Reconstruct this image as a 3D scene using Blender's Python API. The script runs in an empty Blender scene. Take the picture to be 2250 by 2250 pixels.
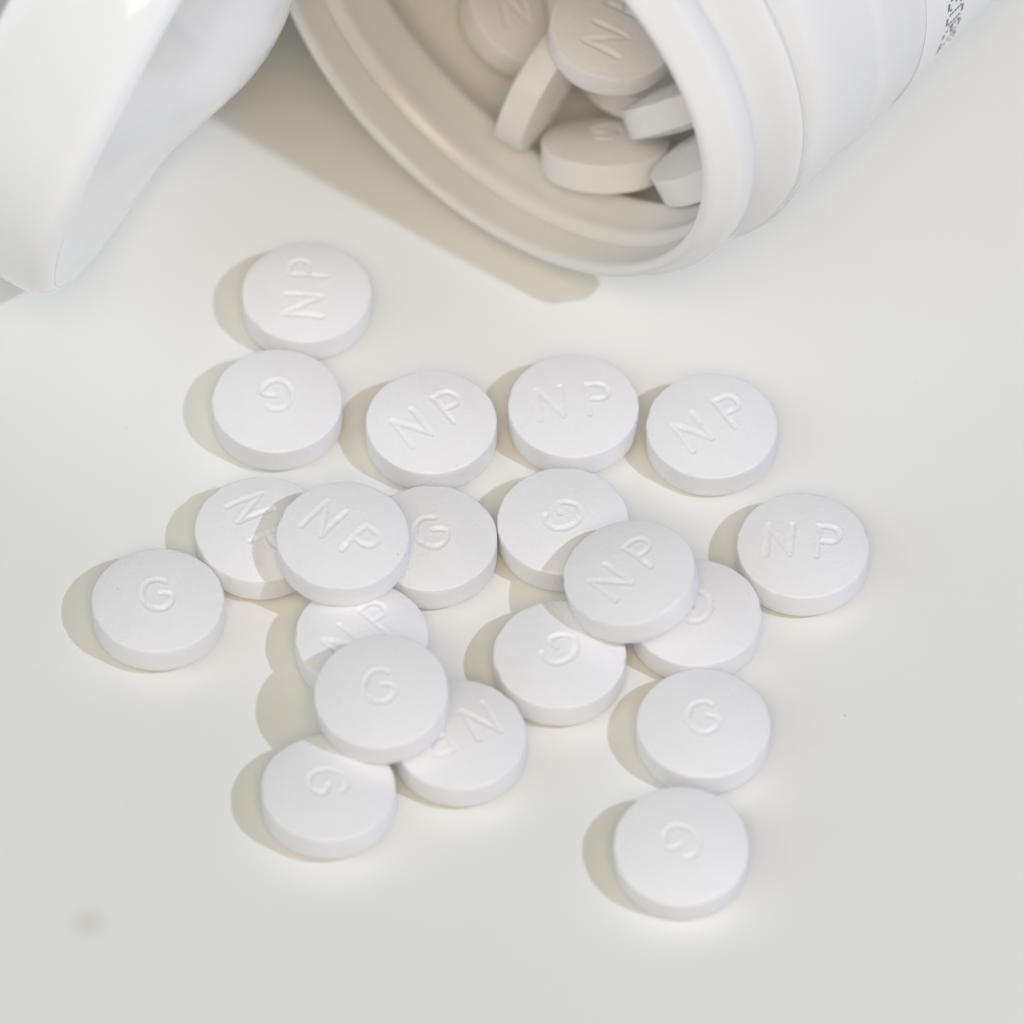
import bpy, bmesh, math, random
import numpy as np

MM = 0.001
scene = bpy.context.scene

# ------------------------------------------------------------------ camera
ELEV = math.radians(53.0)
DIST = 690.0
cam_data = bpy.data.cameras.new("camera")
cam = bpy.data.objects.new("camera", cam_data)
scene.collection.objects.link(cam)
cam.location = (0.0, -math.cos(ELEV) * DIST * MM, math.sin(ELEV) * DIST * MM)
cam.rotation_euler = (math.pi / 2 - ELEV, 0.0, 0.0)
cam_data.sensor_width = 36.0
cam_data.lens = 320.0
cam_data.clip_start = 0.01
cam_data.clip_end = 20.0
cam_data.dof.use_dof = True
cam_data.dof.focus_distance = 0.6855
cam_data.dof.aperture_fstop = 20.0
cam_data.dof.aperture_blades = 7
scene.camera = cam

# ------------------------------------------------------------------ light
world = bpy.data.worlds.new("World")
scene.world = world
world.use_nodes = True
bg = world.node_tree.nodes["Background"]
bg.inputs["Color"].default_value = (0.121, 0.132, 0.129, 1.0)   # even room light
bg.inputs["Strength"].default_value = 1.0

LIGHT_DIR = np.array([0.73, -0.46, 1.0])
LIGHT_DIR = LIGHT_DIR / np.linalg.norm(LIGHT_DIR)
LAMP_D = 0.60
ld = bpy.data.lights.new("key_lamp", 'AREA')
ld.shape = 'DISK'
ld.size = 0.011
ld.energy = 1.42
ld.color = (0.70, 0.79, 1.0)
lamp = bpy.data.objects.new("key_lamp", ld)
scene.collection.objects.link(lamp)
lamp.location = tuple(LIGHT_DIR * LAMP_D)
from mathutils import Vector, Matrix
lamp.rotation_euler = Vector(tuple(LIGHT_DIR)).to_track_quat('Z', 'Y').to_euler()



def soft_box(name, direction, size, energy, colour):
    fd = bpy.data.lights.new(name, 'AREA')
    fd.shape = 'RECTANGLE'
    fd.size = size
    fd.size_y = size
    fd.energy = energy
    fd.color = colour
    o = bpy.data.objects.new(name, fd)
    scene.collection.objects.link(o)
    d = Vector(direction).normalized()
    o.location = d * 1.1
    o.rotation_euler = d.to_track_quat('Z', 'Y').to_euler()


soft_box("warm_bounce", (0.0, -0.602, 0.799), 0.5, 4.5, (1.0, 0.83, 0.568))   # beside the photographer
soft_box("left_fill", (-0.8, -0.3, 0.5), 0.8, 2.85, (0.53, 0.74, 1.0))     # unseen soft fill, cool, added on the left to balance the tones
soft_box("upper_left_fill", (-0.45, -0.35, 0.82), 0.6, 1.35, (1.0, 0.9, 0.75))    # fill added up and to the left to brighten the bottle's inside
soft_box("side_fill", (0.85, -0.45, 0.22), 0.8, 1.9, (0.69, 0.75, 1.0))          # low soft fill added on the right to lift the cap's face

vs = scene.view_settings
vs.view_transform = 'Standard'
vs.look = 'None'
vs.exposure = 0.0
vs.gamma = 1.0
vs.use_curve_mapping = False
scene.render.engine = 'CYCLES'
scene.cycles.use_denoising = True
scene.cycles.max_bounces = 20
scene.cycles.diffuse_bounces = 16
scene.cycles.blur_glossy = 0.3
scene.cycles.sample_clamp_indirect = 4.0


# ------------------------------------------------------------------ materials
def new_mat(name, base, rough=0.4, spec=0.5, coat=0.0, sss=0.0, sss_r=(0.4, 0.35, 0.3)):
    m = bpy.data.materials.new(name)
    m.use_nodes = True
    b = m.node_tree.nodes["Principled BSDF"]
    b.inputs["Base Color"].default_value = (*base, 1.0)
    b.inputs["Roughness"].default_value = rough
    b.inputs["Specular IOR Level"].default_value = spec
    b.inputs["Coat Weight"].default_value = coat
    b.inputs["Coat Roughness"].default_value = 0.08
    if sss:
        b.inputs["Subsurface Weight"].default_value = sss
        b.inputs["Subsurface Radius"].default_value = sss_r
        b.inputs["Subsurface Scale"].default_value = MM
    return m, m.node_tree, b


def node(nt, typ, **kw):
    n = nt.nodes.new(typ)
    for k, v in kw.items():
        setattr(n, k, v)
    return n


def add_bump(nt, b, specs, dist_default=1.0, per_object=True):
    """specs: list of (noise scale per metre, detail, strength, distance in mm)"""
    tc = node(nt, 'ShaderNodeTexCoord')
    vec = tc.outputs['Object']
    if per_object:
        oi = node(nt, 'ShaderNodeObjectInfo')
        mul = node(nt, 'ShaderNodeVectorMath', operation='SCALE')
        comb = node(nt, 'ShaderNodeCombineXYZ')
        nt.links.new(oi.outputs['Random'], comb.inputs[0])
        nt.links.new(oi.outputs['Random'], comb.inputs[1])
        nt.links.new(comb.outputs[0], mul.inputs[0])
        mul.inputs['Scale'].default_value = 0.37
        add = node(nt, 'ShaderNodeVectorMath', operation='ADD')
        nt.links.new(vec, add.inputs[0])
        nt.links.new(mul.outputs[0], add.inputs[1])
        vec = add.outputs[0]
    prev = None
    for sc, det, strength, dist in specs:
        no = node(nt, 'ShaderNodeTexNoise')
        no.inputs['Scale'].default_value = sc
        no.inputs['Detail'].default_value = det
        no.inputs['Roughness'].default_value = 0.6
        nt.links.new(vec, no.inputs['Vector'])
        bu = node(nt, 'ShaderNodeBump')
        bu.inputs['Strength'].default_value = strength
        bu.inputs['Distance'].default_value = dist * MM
        nt.links.new(no.outputs[0], bu.inputs['Height'])
        if prev is not None:
            nt.links.new(prev.outputs[0], bu.inputs['Normal'])
        prev = bu
    nt.links.new(prev.outputs[0], b.inputs['Normal'])
    return vec


# tablets: white film coating, fine grain, a few pin-prick pits
mat_tablet, nt, b = new_mat("tablet_coating", (0.902, 0.888, 0.890), rough=0.36, spec=0.4)
vec = add_bump(nt, b, [(6500, 2, 0.75, 0.05), (1700, 2, 0.45, 0.06)])
vo = node(nt, 'ShaderNodeTexVoronoi')
vo.inputs['Scale'].default_value = 620
nt.links.new(vec, vo.inputs['Vector'])
wn = node(nt, 'ShaderNodeTexWhiteNoise')
nt.links.new(vo.outputs['Position'], wn.inputs['Vector'])
lt = node(nt, 'ShaderNodeMath', operation='LESS_THAN')
lt.inputs[1].default_value = 0.055
nt.links.new(vo.outputs['Distance'], lt.inputs[0])
gt = node(nt, 'ShaderNodeMath', operation='LESS_THAN')
gt.inputs[1].default_value = 0.10
nt.links.new(wn.outputs['Value'], gt.inputs[0])
mm_ = node(nt, 'ShaderNodeMath', operation='MULTIPLY')
nt.links.new(lt.outputs[0], mm_.inputs[0])
nt.links.new(gt.outputs[0], mm_.inputs[1])
mx = node(nt, 'ShaderNodeMix', data_type='RGBA')
mx.inputs[6].default_value = (0.902, 0.888, 0.890, 1)
mx.inputs[7].default_value = (0.74, 0.72, 0.70, 1)
nt.links.new(mm_.outputs[0], mx.inputs[0])
oi2 = node(nt, 'ShaderNodeObjectInfo')
tone = node(nt, 'ShaderNodeMapRange')
tone.inputs[3].default_value = 0.965
tone.inputs[4].default_value = 1.0
nt.links.new(oi2.outputs['Random'], tone.inputs[0])
mott = node(nt, 'ShaderNodeTexNoise')
mott.inputs['Scale'].default_value = 420
mott.inputs['Detail'].default_value = 4
nt.links.new(vec, mott.inputs['Vector'])
mottr = node(nt, 'ShaderNodeMapRange')
mottr.inputs[3].default_value = 0.975
mottr.inputs[4].default_value = 1.015
nt.links.new(mott.outputs[0], mottr.inputs[0])
tm = node(nt, 'ShaderNodeMath', operation='MULTIPLY')
nt.links.new(tone.outputs[0], tm.inputs[0])
nt.links.new(mottr.outputs[0], tm.inputs[1])
sc_ = node(nt, 'ShaderNodeVectorMath', operation='SCALE')
nt.links.new(mx.outputs[2], sc_.inputs[0])
nt.links.new(tm.outputs[0], sc_.inputs['Scale'])
nt.links.new(sc_.outputs[0], b.inputs['Base Color'])

# bottle plastic
mat_bottle, nt, b = new_mat("white_bottle_plastic", (0.922, 0.912, 0.893), rough=0.24, spec=0.5)
add_bump(nt, b, [(260, 2, 0.12, 0.08), (2500, 2, 0.12, 0.012)])
tl = node(nt, 'ShaderNodeBsdfTranslucent')
tl.inputs[0].default_value = (0.96, 0.94, 0.90, 1)
ms0 = node(nt, 'ShaderNodeMixShader')
ms0.inputs[0].default_value = 0.10
nt.links.new(b.outputs[0], ms0.inputs[1])
nt.links.new(tl.outputs[0], ms0.inputs[2])
nt.links.new(ms0.outputs[0], nt.nodes['Material Output'].inputs[0])
# cap: glossier plastic
mat_cap, nt, b = new_mat("glossy_cap_plastic", (0.945, 0.945, 0.94), rough=0.11, spec=0.5)
add_bump(nt, b, [(90, 2, 0.10, 0.15)])
# label paper
mat_label, nt, b = new_mat("label_paper", (0.885, 0.872, 0.855), rough=0.45, spec=0.35)
add_bump(nt, b, [(1500, 2, 0.15, 0.02)])
mat_ink, nt, b = new_mat("black_ink", (0.035, 0.033, 0.032), rough=0.5)
# clear film
mat_film, nt, b = new_mat("clear_seal_film", (0.95, 0.95, 0.95), rough=0.06, spec=0.5)
out = nt.nodes['Material Output']
tr = node(nt, 'ShaderNodeBsdfTransparent')
tr.inputs[0].default_value = (0.97, 0.97, 0.96, 1)
ms = node(nt, 'ShaderNodeMixShader')
ms.inputs[0].default_value = 0.16
nt.links.new(tr.outputs[0], ms.inputs[1])
nt.links.new(b.outputs[0], ms.inputs[2])
nt.links.new(ms.outputs[0], out.inputs[0])

# table: cream laminate, satin, faint mottling, one pale smudge and a few specks
mat_table, nt, b = new_mat("cream_laminate", (0.82, 0.806, 0.77), rough=0.28, spec=0.5)
vec = add_bump(nt, b, [(1400, 3, 0.12, 0.015)], per_object=False)
n1 = node(nt, 'ShaderNodeTexNoise')
n1.inputs['Scale'].default_value = 28
n1.inputs['Detail'].default_value = 3
nt.links.new(vec, n1.inputs['Vector'])
ramp = node(nt, 'ShaderNodeMix', data_type='RGBA')
ramp.inputs[6].default_value = (0.836, 0.831, 0.795, 1)
ramp.inputs[7].default_value = (0.856, 0.851, 0.817, 1)
nt.links.new(n1.outputs[0], ramp.inputs[0])
col = ramp.outputs[2]


def spot(col, x, y, r0, r1, colour, amount):
    d = node(nt, 'ShaderNodeVectorMath', operation='DISTANCE')
    nt.links.new(vec, d.inputs[0])
    d.inputs[1].default_value = (x * MM, y * MM, 0)
    mr = node(nt, 'ShaderNodeMapRange', interpolation_type='SMOOTHSTEP')
    mr.inputs[1].default_value = r0 * MM
    mr.inputs[2].default_value = r1 * MM
    mr.inputs[3].default_value = amount
    mr.inputs[4].default_value = 0.0
    nt.links.new(d.outputs['Value'], mr.inputs[0])
    m2 = node(nt, 'ShaderNodeMix', data_type='RGBA')
    nt.links.new(mr.outputs[0], m2.inputs[0])
    nt.links.new(col, m2.inputs[6])
    m2.inputs[7].default_value = (*colour, 1)
    return m2.outputs[2]


col = spot(col, -31.05, -37.7, 0.1, 1.9, (0.64, 0.62, 0.555), 0.42)
col = spot(col, 24.8, -19.0, 0.02, 0.10, (0.25, 0.24, 0.22), 0.9)
col = spot(col, -29.5, 8.0, 0.02, 0.10, (0.55, 0.53, 0.5), 0.6)
col = spot(col, 31.0, 12.5, 0.02, 0.09, (0.5, 0.48, 0.45), 0.6)
random.seed(9)
for _ in range(9):
    col = spot(col, random.uniform(-36, 38), random.uniform(-44, 14), 0.01, random.uniform(0.05, 0.09), (0.52, 0.5, 0.46), random.uniform(0.3, 0.6))
nt.links.new(col, b.inputs['Base Color'])


# ------------------------------------------------------------------ helpers
def mesh_obj(name, verts, faces, mat, parent=None, smooth=True, mesh=None):
    if mesh is None:
        mesh = bpy.data.meshes.new(name)
        mesh.from_pydata([tuple(v) for v in verts], [], faces)
        bm = bmesh.new()
        bm.from_mesh(mesh)
        bmesh.ops.recalc_face_normals(bm, faces=bm.faces)
        bm.to_mesh(mesh)
        bm.free()
        mesh.update()
        if smooth:
            mesh.polygons.foreach_set('use_smooth', [True] * len(mesh.polygons))
        mesh.materials.append(mat)
    o = bpy.data.objects.new(name, mesh)
    scene.collection.objects.link(o)
    if parent is not None:
        o.parent = parent
    return o


def lathe(profile, seg=192, closed=True, a0=0.0, a1=2 * math.pi):
    """profile: list of (s, r) in mm, axis = local Z. Returns verts, faces in metres."""
    full = abs(a1 - a0 - 2 * math.pi) < 1e-6
    n = len(profile)
    cols = seg if full else seg + 1
    V, F = [], []
    for i in range(cols):
        a = a0 + (a1 - a0) * i / seg
        ca, sa = math.cos(a), math.sin(a)
        for s, r in profile:
            V.append((r * ca * MM, r * sa * MM, s * MM))
    for i in range(seg):
        j = (i + 1) % cols
        for k in range(n if closed else n - 1):
            l = (k + 1) % n
            F.append((i * n + k, j * n + k, j * n + l, i * n + l))
    return V, F


def arc(cx, cy, r, d0, d1, k=8):
    return [(cx + r * math.cos(math.radians(d0 + (d1 - d0) * i / k)),
             cy + r * math.sin(math.radians(d0 + (d1 - d0) * i / k))) for i in range(k + 1)]


def frame_matrix(x, y, z, loc_mm):
    m = Matrix(((x[0], y[0], z[0], loc_mm[0] * MM),
                (x[1], y[1], z[1], loc_mm[1] * MM),
                (x[2], y[2], z[2], loc_mm[2] * MM),
                (0, 0, 0, 1)))
    return m


def tag(o, label, cat=None, group=None):
    o['label'] = label
    if cat:
        o['category'] = cat
    if group:
        o['group'] = group


# ------------------------------------------------------------------ table
def build_table():
    h, th, bv = 0.45, 0.020, 0.002
    V = [(-h, -h, 0), (h, -h, 0), (h, h, 0), (-h, h, 0),
         (-h - bv, -h - bv, -bv), (h + bv, -h - bv, -bv), (h + bv, h + bv, -bv), (-h - bv, h + bv, -bv),
         (-h - bv, -h - bv, -th), (h + bv, -h - bv, -th), (h + bv, h + bv, -th), (-h - bv, h + bv, -th)]
    F = [(0, 1, 2, 3), (11, 10, 9, 8)]
    for a in (0, 4):
        for i in range(4):
            j = (i + 1) % 4
            F.append((a + i, a + 4 + i, a + 4 + j, a + j))
    o = mesh_obj("table_top", V, F, mat_table, smooth=False)
    o['kind'] = 'structure'
    o['label'] = "cream satin table top under the tablets and bottle"


build_table()

# ------------------------------------------------------------------ tablet meshes
PR, HB, DH = 4.97, 1.15, 0.75      # radius, half band height, dome height (mm)


def seg_dist(P, a, c):
    a = np.array(a); c = np.array(c)
    d = c - a
    t = np.clip(((P - a) @ d) / max(d @ d, 1e-9), 0, 1)
    return np.linalg.norm(P - (a + t[:, None] * d), axis=1)


def poly_dist(P, lines):
    D = np.full(len(P), 9.0)
    for ln in lines:
        for a, c in zip(ln[:-1], ln[1:]):
            D = np.minimum(D, seg_dist(P, a, c))
    return D


def letters_np():
    n = [[(-2.72, -1.42), (-2.62, 1.42), (-0.92, -1.38), (-0.82, 1.42)]]
    p = [[(1.08, -1.42), (1.16, 1.40), (1.95, 1.40)] + [(1.95 + 0.76 * math.cos(math.radians(a)), 0.66 + 0.74 * math.sin(math.radians(a))) for a in range(75, -91, -15)] + [(1.16, -0.06)]]
    return n + p


def letters_g():
    pts = [(1.16 * math.cos(math.radians(a)), 1.42 * math.sin(math.radians(a))) for a in range(52, 341, 12)]
    pts += [(1.10, -0.28), (0.92, -0.08), (0.62, 0.04), (0.24, 0.10)]
    return [pts]


def value_noise(rng, P, cell):
    """cheap smooth 2-D noise on points P (mm)"""
    g = rng.random((64, 64)) * 2 - 1
    q = P / cell + 31.3
    i = np.floor(q).astype(int)
    f = q - i
    f = f * f * (3 - 2 * f)
    i %= 64
    j = (i + 1) % 64
    return (g[i[:, 0], i[:, 1]] * (1 - f[:, 0]) * (1 - f[:, 1]) + g[j[:, 0], i[:, 1]] * f[:, 0] * (1 - f[:, 1])
            + g[i[:, 0], j[:, 1]] * (1 - f[:, 0]) * f[:, 1] + g[j[:, 0], j[:, 1]] * f[:, 0] * f[:, 1])


def tablet_mesh(name, top, bottom, seed):
    rng = np.random.default_rng(seed)
    seg = 240
    th = np.linspace(0, 2 * math.pi, seg, endpoint=False)
    wob = np.zeros(seg)
    for k in (2, 3, 5, 7, 11, 17):
        wob += rng.normal() * 0.016 / math.sqrt(k) * np.cos(k * th + rng.random() * 6.28)
    chip = np.convolve(rng.normal(size=seg), np.ones(5) / 5, 'same') * 0.012

    for _ in range(5):
        k0, w, dep = rng.integers(seg), rng.integers(2, 6), 0.02 + 0.05 * rng.random()
        for q in range(-w, w + 1):
            chip[(k0 + q) % seg] -= dep * (1 - abs(q) / (w + 1))

    def face(lines, rings, sign):
        rr = np.linspace(0, PR - 0.13, rings + 1)[1:]
        R_, T_ = np.meshgrid(rr, th, indexing='ij')
        scale = 1 + (wob[None, :] / PR) * (R_ / PR)
        x = (R_ * scale * np.cos(T_)).ravel()
        y = (R_ * scale * np.sin(T_)).ravel()
        P = np.stack([x, y], 1)
        z = HB + DH * (1 - (R_.ravel() / PR) ** 2)
        D = poly_dist(P, lines) + 0.03 * value_noise(rng, P, 0.16) + 0.03 * value_noise(rng, P, 0.5)
        t = np.clip((0.31 - D) / 0.27, 0, 1)
        g = t * t * (3 - 2 * t)
        fill = 0.125 * np.clip(0.95 + 0.55 * value_noise(rng, P, 1.1) + 0.25 * value_noise(rng, P, 0.4), 0.65, 1.25)
        z = z - g * fill + 0.018 * np.exp(-((D - 0.37) / 0.08) ** 2)
        z = z + 0.006 * value_noise(rng, P, 0.25) + 0.012 * value_noise(rng, P, 1.3)
        return [(0, 0, sign * (HB + DH))] + [(a, sign * c, sign * e) for a, c, e in zip(x, y, z)]

    top_v = face(top, 86, 1)
    bot_v = face(bottom, 40, -1)
    V = list(top_v)
    F = []
    base = 1
    for k in range(seg):
        F.append((0, base + k, base + (k + 1) % seg))
    for i in range(85):
        for k in range(seg):
            l = (k + 1) % seg
            a = base + i * seg
            F.append((a + k, a + seg + k, a + seg + l, a + l))
    prev = base + 85 * seg
    prof = [(-0.075, HB + 0.018), (-0.028, HB - 0.022), (0.0, HB - 0.10), (0.006, HB * 0.5), (0.008, 0.0), (0.006, -HB * 0.5),
            (0.0, -HB + 0.09), (-0.02, -HB + 0.025), (-0.065, -HB - 0.020)]
    for q, (dr, z) in enumerate(prof):
        s0 = len(V)
        for k in range(seg):
            edge = chip[k] if q in (0, 1, 2) else 0.3 * chip[k]
            r = PR + wob[k] + dr + edge
            V.append((r * math.cos(th[k]), r * math.sin(th[k]), z + (edge * 0.6 if q < 3 else 0)))
        for k in range(seg):
            l = (k + 1) % seg
            F.append((prev + k, s0 + k, s0 + l, prev + l))
        prev = s0
    s0 = len(V)
    V += bot_v
    # bottom face was built mirrored in y, so its rings run the other way round
    for k in range(seg):
        F.append((s0, s0 + 1 + k, s0 + 1 + (k + 1) % seg))
    for i in range(39):
        for k in range(seg):
            l = (k + 1) % seg
            a = s0 + 1 + i * seg
            F.append((a + k, a + seg + k, a + seg + l, a + l))
    last = s0 + 1 + 39 * seg
    for k in range(seg):
        l = (k + 1) % seg
        mk, ml = (-k) % seg, (-l) % seg
        F.append((prev + k, last + mk, last + ml, prev + l))
    V = [(a * MM, c * MM, e * MM) for a, c, e in V]
    m = bpy.data.meshes.new(name)
    m.from_pydata(V, [], F)
    bm = bmesh.new()
    bm.from_mesh(m)
    bmesh.ops.recalc_face_normals(bm, faces=bm.faces)
    bm.to_mesh(m)
    bm.free()
    m.update()
    m.polygons.foreach_set('use_smooth', [True] * len(m.polygons))
    m.materials.append(mat_tablet)
    return m


MESH = {'NP': [tablet_mesh("tablet_np", letters_np(), letters_g(), s) for s in (3, 11, 37)],
        'G': [tablet_mesh("tablet_g", letters_g(), letters_np(), s) for s in (5, 23, 41)]}


def tilt_frame(yaw, tc, tr):
    n = np.array([math.sin(math.radians(tr)), -math.sin(math.radians(tc)), 0.0])
    n[2] = math.sqrt(1 - n[0] ** 2 - n[1] ** 2)
    x = np.array([math.cos(math.radians(yaw)), math.sin(math.radians(yaw)), 0.0])
    x -= n * (x @ n)
    x /= np.linalg.norm(x)
    return x, np.cross(n, x), n


SPILLED = [
    # face, (x, y, z) of the tablet's middle in mm, yaw, tilt to the front, tilt to the right, label
    ('NP', (-15.799, 18.811, 1.905), 86, -1.5, 0, "white NP tablet nearest the cap, its letters turned on their side"),
    ('G', (-17.879, 8.325, 1.9), 182, 0, 0, "white tablet with upside-down G in front of the tablet nearest the cap"),
    ('NP', (-6.132, 6.293, 1.9), 35, 0, 0, "white NP tablet just right of the upside-down G tablet in the back row"),
    ('NP', (4.659, 7.844, 1.9), 6.5, 0, 0, "white tablet with level NP straight in front of the bottle mouth"),
    ('NP', (15.17, 5.923, 1.905), 34, 1.5, 0, "white NP tablet at the right end of the back row"),
    ('NP', (-18.919, -3.886, 1.9), -62, 0, 0, "white tablet half covered on its right, only its letter N showing"),
    ('NP', (-12.668, -6.725, 4.95), -38, 1, 0, "white NP tablet lying on top of three others in the left heap"),
    ('G', (-6.08, -4.725, 1.9), 25, 0, 0, "white G tablet tucked under the right edge of the topmost NP tablet"),
    ('NP', (-11.222, -13.801, 1.9), 45, -1, 0, "white tablet nearly buried between the two raised tablets of the left heap"),
    ('G', (-9.6, -21.143, 5.069), 5, 4, -4, "white tablet with large upright G resting raised on three others"),
    ('NP', (-3.874, -22.926, 1.9), -152, 0, 0, "white tablet with upside-down N under the right edge of the raised G tablet"),
    ('G', (-13.552, -27.769, 1.914), -98, -2.5, 0, "white G tablet at the front of the left heap, letter lying on its side"),
    ('G', (3.547, -15.571, 1.9), 138, 0, 0, "white G tablet in front of the tilted NP tablet, shaded at its back right"),
    ('G', (3.84, -3.095, 1.901), 122, 1, 0, "white G tablet behind the tilted NP tablet, shadow across its front right"),
    ('NP', (8.875, -10.5, 5.335), 45, -2, -10, "white tilted NP tablet leaning on top of three G tablets on the right"),
    ('G', (13.696, -11.672, 1.9), 170, 0, 0, "white tablet under the right edge of the tilted one, half its G hidden"),
    ('NP', (21.863, -5.426, 1.9), -3, 0, 0, "white NP tablet farthest right on the table"),
    ('G', (14.196, -21.848, 1.9), 3, 0, 0, "white upright G tablet directly behind the frontmost tablet"),
    ('G', (12.416, -32.915, 2.044), -135, 8, 0, "white frontmost tablet tipped forward, its G curled like a snail"),
    ('G', (-26.513, -10.595, 1.906), 8, -2, 0, "white G tablet farthest left on the table"),
]
for i, (kind, loc, yaw, tc, tr, label) in enumerate(SPILLED):
    o = mesh_obj("tablet", None, None, None, mesh=MESH[kind][(i * 2 + i // 3) % 3])
    x, y, n = tilt_frame(yaw, tc, tr)
    o.matrix_world = frame_matrix(x, y, n, loc)
    tag(o, label, "tablet", "tablets spilled on the table")

IN_BOTTLE = [
    ('NP', ((7.781, 34.442, 15.269), ((0.4332, -0.8968, 0.09), (0.8978, 0.4206, -0.1304), (0.0791, 0.1373, 0.9874))),
     "cream-lit tablet with a big N on top of the pile inside the bottle"),
    ('G', ((2.162, 33.968, 9.247), ((0.4762, -0.1607, 0.8645), (0.6529, -0.594, -0.47), (0.589, 0.7883, -0.178))),
     "tablet standing on its edge inside the bottle, left of the N tablet"),
    ('G', ((7.227, 29.985, 6.07), ((-1.0, 0.0, 0.0), (0.0, -0.8873, 0.4612), (0.0, 0.4612, 0.8873))),
     "G tablet lying lowest inside the bottle, nearest its mouth"),
    ('NP', ((13.422, 30.468, 11.628), ((0.9441, 0.0, -0.3296), (0.2408, 0.6829, 0.6897), (0.2251, -0.7305, 0.6448))),
     "tablet seen edge-on inside the bottle, upper of two by the right rim"),
    ('NP', ((15.499, 25.951, 10.42), ((0.6139, 0.6341, -0.47), (-0.423, 0.7671, 0.4824), (0.6664, -0.0973, 0.7392))),
     "tablet seen edge-on inside the bottle, lower of two by the right rim"),
    ('G', ((10.052, 38.2, 6.313), ((0.9797, 0.0, 0.2006), (-0.0365, 0.9833, 0.1784), (-0.1973, -0.1821, 0.9633))),
     "tablet inside the bottle hidden under the N tablet, only its edge showing"),
    ('NP', ((0.874, 43.078, 7.157), ((0.8654, -0.271, 0.4215), (0.36, 0.9214, -0.1466), (-0.3487, 0.2786, 0.8949))),
     "blurred tablet lying deepest left inside the bottle"),
    ('G', ((7.753, 42.365, 9.965), ((0.9461, 0.2872, 0.15), (-0.2949, 0.955, 0.0318), (-0.1341, -0.0743, 0.9882))),
     "tablet inside the bottle peeping out behind the N tablet"),
]
for i, (kind, (loc, M_), label) in enumerate(IN_BOTTLE):
    o = mesh_obj("tablet", None, None, None, mesh=MESH[kind][(i * 2 + i // 3) % 3])
    A = np.array(M_)
    o.matrix_world = frame_matrix(A[:, 0], A[:, 1], A[:, 2], loc)
    tag(o, label, "tablet", "tablets inside the bottle")

# ------------------------------------------------------------------ bottle
PHI = math.radians(37.7)
AX = (math.sin(PHI), math.cos(PHI), 0.0)           # from the mouth to the base
TX = (math.cos(PHI), -math.sin(PHI), 0.0)
bottle = bpy.data.objects.new("pill_bottle", None)
scene.collection.objects.link(bottle)
bottle.matrix_world = frame_matrix((0, 0, 1), TX, AX, (-1.3, 25.23, 24.44))
tag(bottle, "white plastic pill bottle lying on its side, mouth open to the tablets", "bottle")

lip = [(2.1, 20.45), (1.4, 20.40), (0.6, 20.28), (-0.2, 20.18), (-0.5, 20.14), (-0.75, 20.17), (-0.95, 20.28), (-1.06, 20.46), (-1.09, 20.68), (-1.04, 20.92), (-0.90, 21.12),
       (-0.5, 21.45), (0.1, 21.80), (0.45, 22.10), (0.72, 22.30), (1.0, 22.43), (1.35, 22.50), (2.3, 22.50), (2.7, 22.42), (3.0, 22.24), (3.18, 21.95), (3.22, 21.6), (3.22, 20.7)]
V, F = lathe(lip, seg=256)
mesh_obj("lip", V, F, mat_bottle, bottle)

shell = [(1.9, 20.42), (2.15, 20.40), (2.4, 20.28), (2.65, 20.10), (2.95, 19.98), (3.3, 19.97), (3.8, 20.08), (4.6, 20.2), (6.5, 20.22), (6.9, 20.26), (7.3, 20.5), (8.2, 21.6), (9.2, 22.4), (10.2, 22.8),
         (12, 22.95), (72, 22.95), (74, 22.6), (75.4, 21.5), (76, 19.5), (76.0, 0.2), (77.4, 0.2), (77.4, 20.5),
         (76.9, 22.2), (75.8, 23.6), (74.4, 24.2), (72.5, 24.36), (40, 24.34), (16.9, 24.34), (16.5, 24.32), (16.2, 24.20), (15.95, 24.12), (15.6, 24.10),
         (12, 24.10), (10.0, 24.05), (9.2, 23.85), (8.6, 23.5), (8.2, 23.1), (7.95, 22.8), (7.75, 22.75), (7.55, 22.95), (7.35, 23.45), (7.2, 23.68), (7.0, 23.74),
         (6.8, 23.70), (6.5, 23.5), (6.0, 22.95), (5.4, 22.2), (4.8, 21.5), (4.3, 21.05), (3.8, 20.85), (3.4, 20.8), (2.9, 20.8)]
V, F = lathe(shell, seg=256)
mesh_obj("body", V, F, mat_bottle, bottle)

lab = [(21.7, 24.36), (21.7, 24.43), (21.75, 24.44), (67.95, 24.44), (68, 24.43), (68, 24.36)]
V, F = lathe(lab, seg=256)
label_o = mesh_obj("label", V, F, mat_label, bottle)

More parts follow.
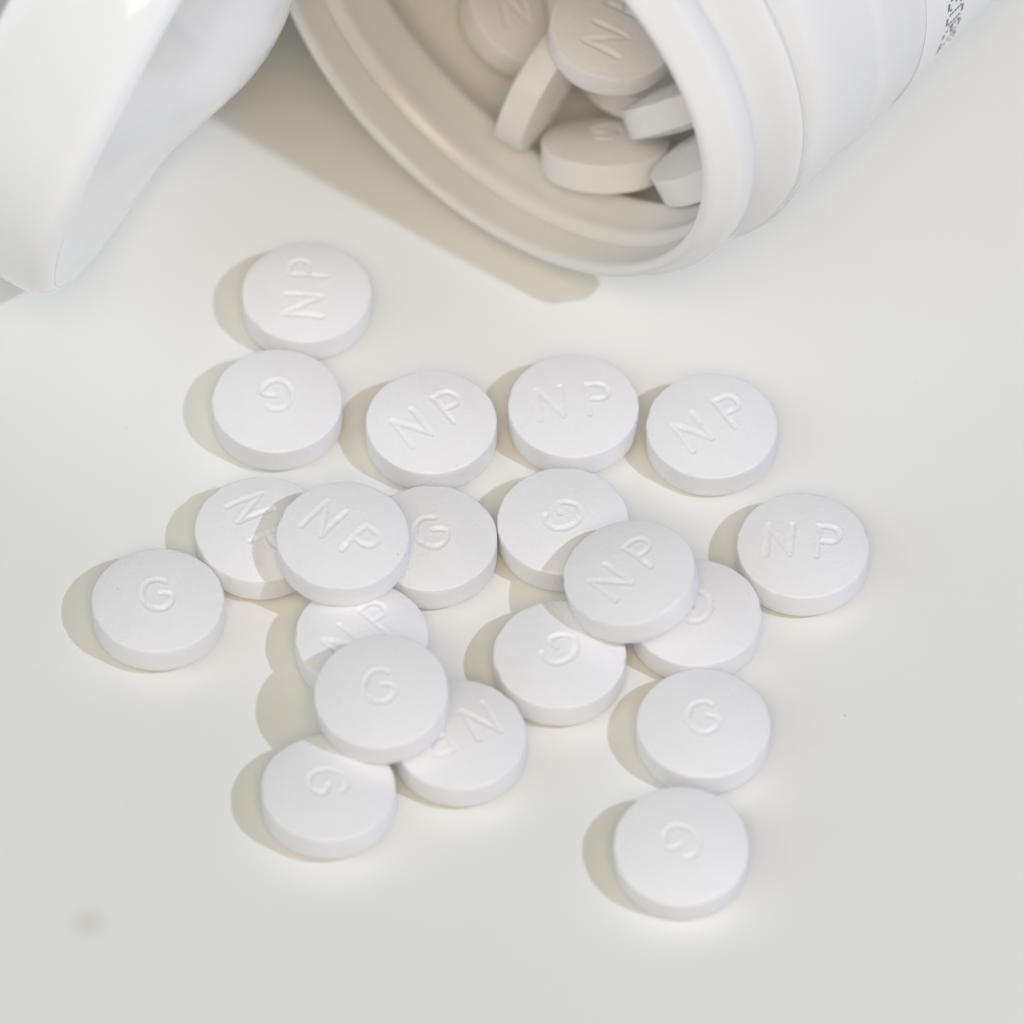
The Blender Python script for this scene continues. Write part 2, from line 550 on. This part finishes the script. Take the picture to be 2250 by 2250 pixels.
# dot-matrix code on the label, running round the bottle
GLYPH = {'E': ["11111", "1....", "1....", "1111.", "1....", "1....", "11111"],
         'C': [".111.", "1...1", "1....", "1....", "1....", "1...1", ".111."],
         '0': [".111.", "1...1", "1...1", "1...1", "1...1", "1...1", ".111."],
         '9': [".111.", "1...1", "1...1", ".1111", "....1", "...1.", ".11.."],
         '2': [".111.", "1...1", "....1", "...1.", "..1..", ".1...", "11111"],
         '3': [".111.", "1...1", "....1", "..11.", "....1", "1...1", ".111."]}
V, F = [], []
pd = np.array([0.896, -0.444])      # (t, z) direction of the lower-right edge as seen by the camera
qd = np.array([0.444, 0.896])
pitch_c, pitch_r, dot = 0.30, 0.33, 0.15
txt = "2903E092C30"
ncol = 0
R_ = 24.445
for ch in txt:
    for cx in range(5):
        for row in range(7):
            if GLYPH[ch][row][cx] != '1':
                continue
            ang = math.radians(79.0) - (ncol + cx) * pitch_c / R_
            s = 24.6 + (6 - row) * pitch_r
            base = len(V)
            for k in range(6):
                da = dot * math.cos(k * math.pi / 3) * 1.05 / R_
                ds = dot * math.sin(k * math.pi / 3)
                d2 = pd * math.sin(ang + da) + qd * math.cos(ang + da)
                for rad in (R_ - 0.01, R_ + 0.006):
                    V.append((d2[1] * rad * MM, d2[0] * rad * MM, (s + ds) * MM))
            F.append(tuple(base + 2 * k + 1 for k in range(6)))
            for k in range(6):
                l = (k + 1) % 6
                F.append((base + 2 * k, base + 2 * l, base + 2 * l + 1, base + 2 * k + 1))
    ncol += 6
mesh_obj("lot_code", V, F, mat_ink, label_o, smooth=False)

# torn clear seal film left round the shoulder bead
random.seed(4)


def film(a0, a1, s0, s1, r, jag):
    n = 60
    V, F = [], []
    for i in range(n + 1):
        a = math.radians(a0 + (a1 - a0) * i / n)
        d2 = pd * math.sin(a) + qd * math.cos(a)
        e = jag * (random.random() - 0.3) + jag * 0.8 * math.sin(i * 0.55) * math.sin(i * 0.21)
        taper = min(1.0, i / 5, (n - i) / 5)
        s_far = s0 + (s1 - s0 + e) * taper + 0.05
        for q in range(5):
            s = s0 + (s_far - s0) * q / 4
            rr = r + 0.12 * math.sin(q / 4 * math.pi) + 0.015 * math.sin(i * 0.9 + q)
            V.append((d2[1] * rr * MM, d2[0] * rr * MM, s * MM))
    for i in range(n):
        for q in range(4):
            a = i * 5 + q
            F.append((a, a + 5, a + 6, a + 1))
    return V, F


for a0, a1, s0, s1, jag in ((78, 106, 6.8, 7.9, 0.35), (10, 77, 6.95, 7.25, 0.03)):
    V, F = film(a0, a1, s0, s1, 23.86, jag)
    fo = mesh_obj("seal_film", V, F, mat_film, bottle)
    so = fo.modifiers.new("thickness", 'SOLIDIFY')
    so.thickness = 0.03 * MM
    fo['label'] = "torn strip of clear seal film"

# ------------------------------------------------------------------ cap
n = np.array([0.8681, -0.4268, -0.2534])
n /= np.linalg.norm(n)
c0 = np.array([-22.43, 29.88, 23.22]) + 1.3 * np.array([0.0, -0.602, 0.799])
ax = -n
xx = np.cross(ax, [0, 0, 1.0])
xx /= np.linalg.norm(xx)
yy = np.cross(ax, xx)
cap = bpy.data.objects.new("bottle_cap", None)
scene.collection.objects.link(cap)
cap.matrix_world = frame_matrix(xx, yy, ax, c0)
tag(cap, "glossy white screw cap standing on its edge, tilted against the bottle", "cap")
kr = np.array([0, 2.0, 4.5, 6.6, 9.7, 10.9, 12.8, 16.0, 20.0, 23.7, 26.0])
kz = np.array([5.1, 5.0, 4.45, 3.70, 2.50, 2.06, 1.58, 0.98, 0.40, 0.0, 0.0])
rs_ = np.linspace(0, 26, 521)
zs_ = np.interp(np.abs(np.linspace(-13, 39, 1041)), kr, kz)
ker = np.exp(-0.5 * (np.arange(-60, 61) * 0.05 / 0.9) ** 2)
zs_ = np.convolve(zs_, ker / ker.sum(), 'same')[260:781]
panel = [(-float(np.interp(r, rs_, zs_)), r) for r in [0.02] + [k * 0.4 for k in range(1, 59)]]
zedge = -panel[-1][0]
panel += [(-zedge * 0.4, 23.55), (0.0, 23.80), (0.03, 23.94), (0.12, 24.0), (1.3, 24.0), (1.3, 0.02)]
V, F = lathe(panel, seg=256)
mesh_obj("top_panel", V, F, mat_cap, cap)
skirt = [(1.25, 23.60), (0.13, 23.60), (0.13, 24.06), (0.30, 24.42), (0.62, 24.85), (1.1, 25.20), (1.8, 25.42), (2.8, 25.50), (10.6, 25.62), (10.9, 25.50), (11.0, 25.20),
         (11.0, 24.40), (10.8, 24.20), (1.5, 24.10), (1.28, 23.80)]
V, F = lathe(skirt, seg=256)
mesh_obj("skirt", V, F, mat_cap, cap)
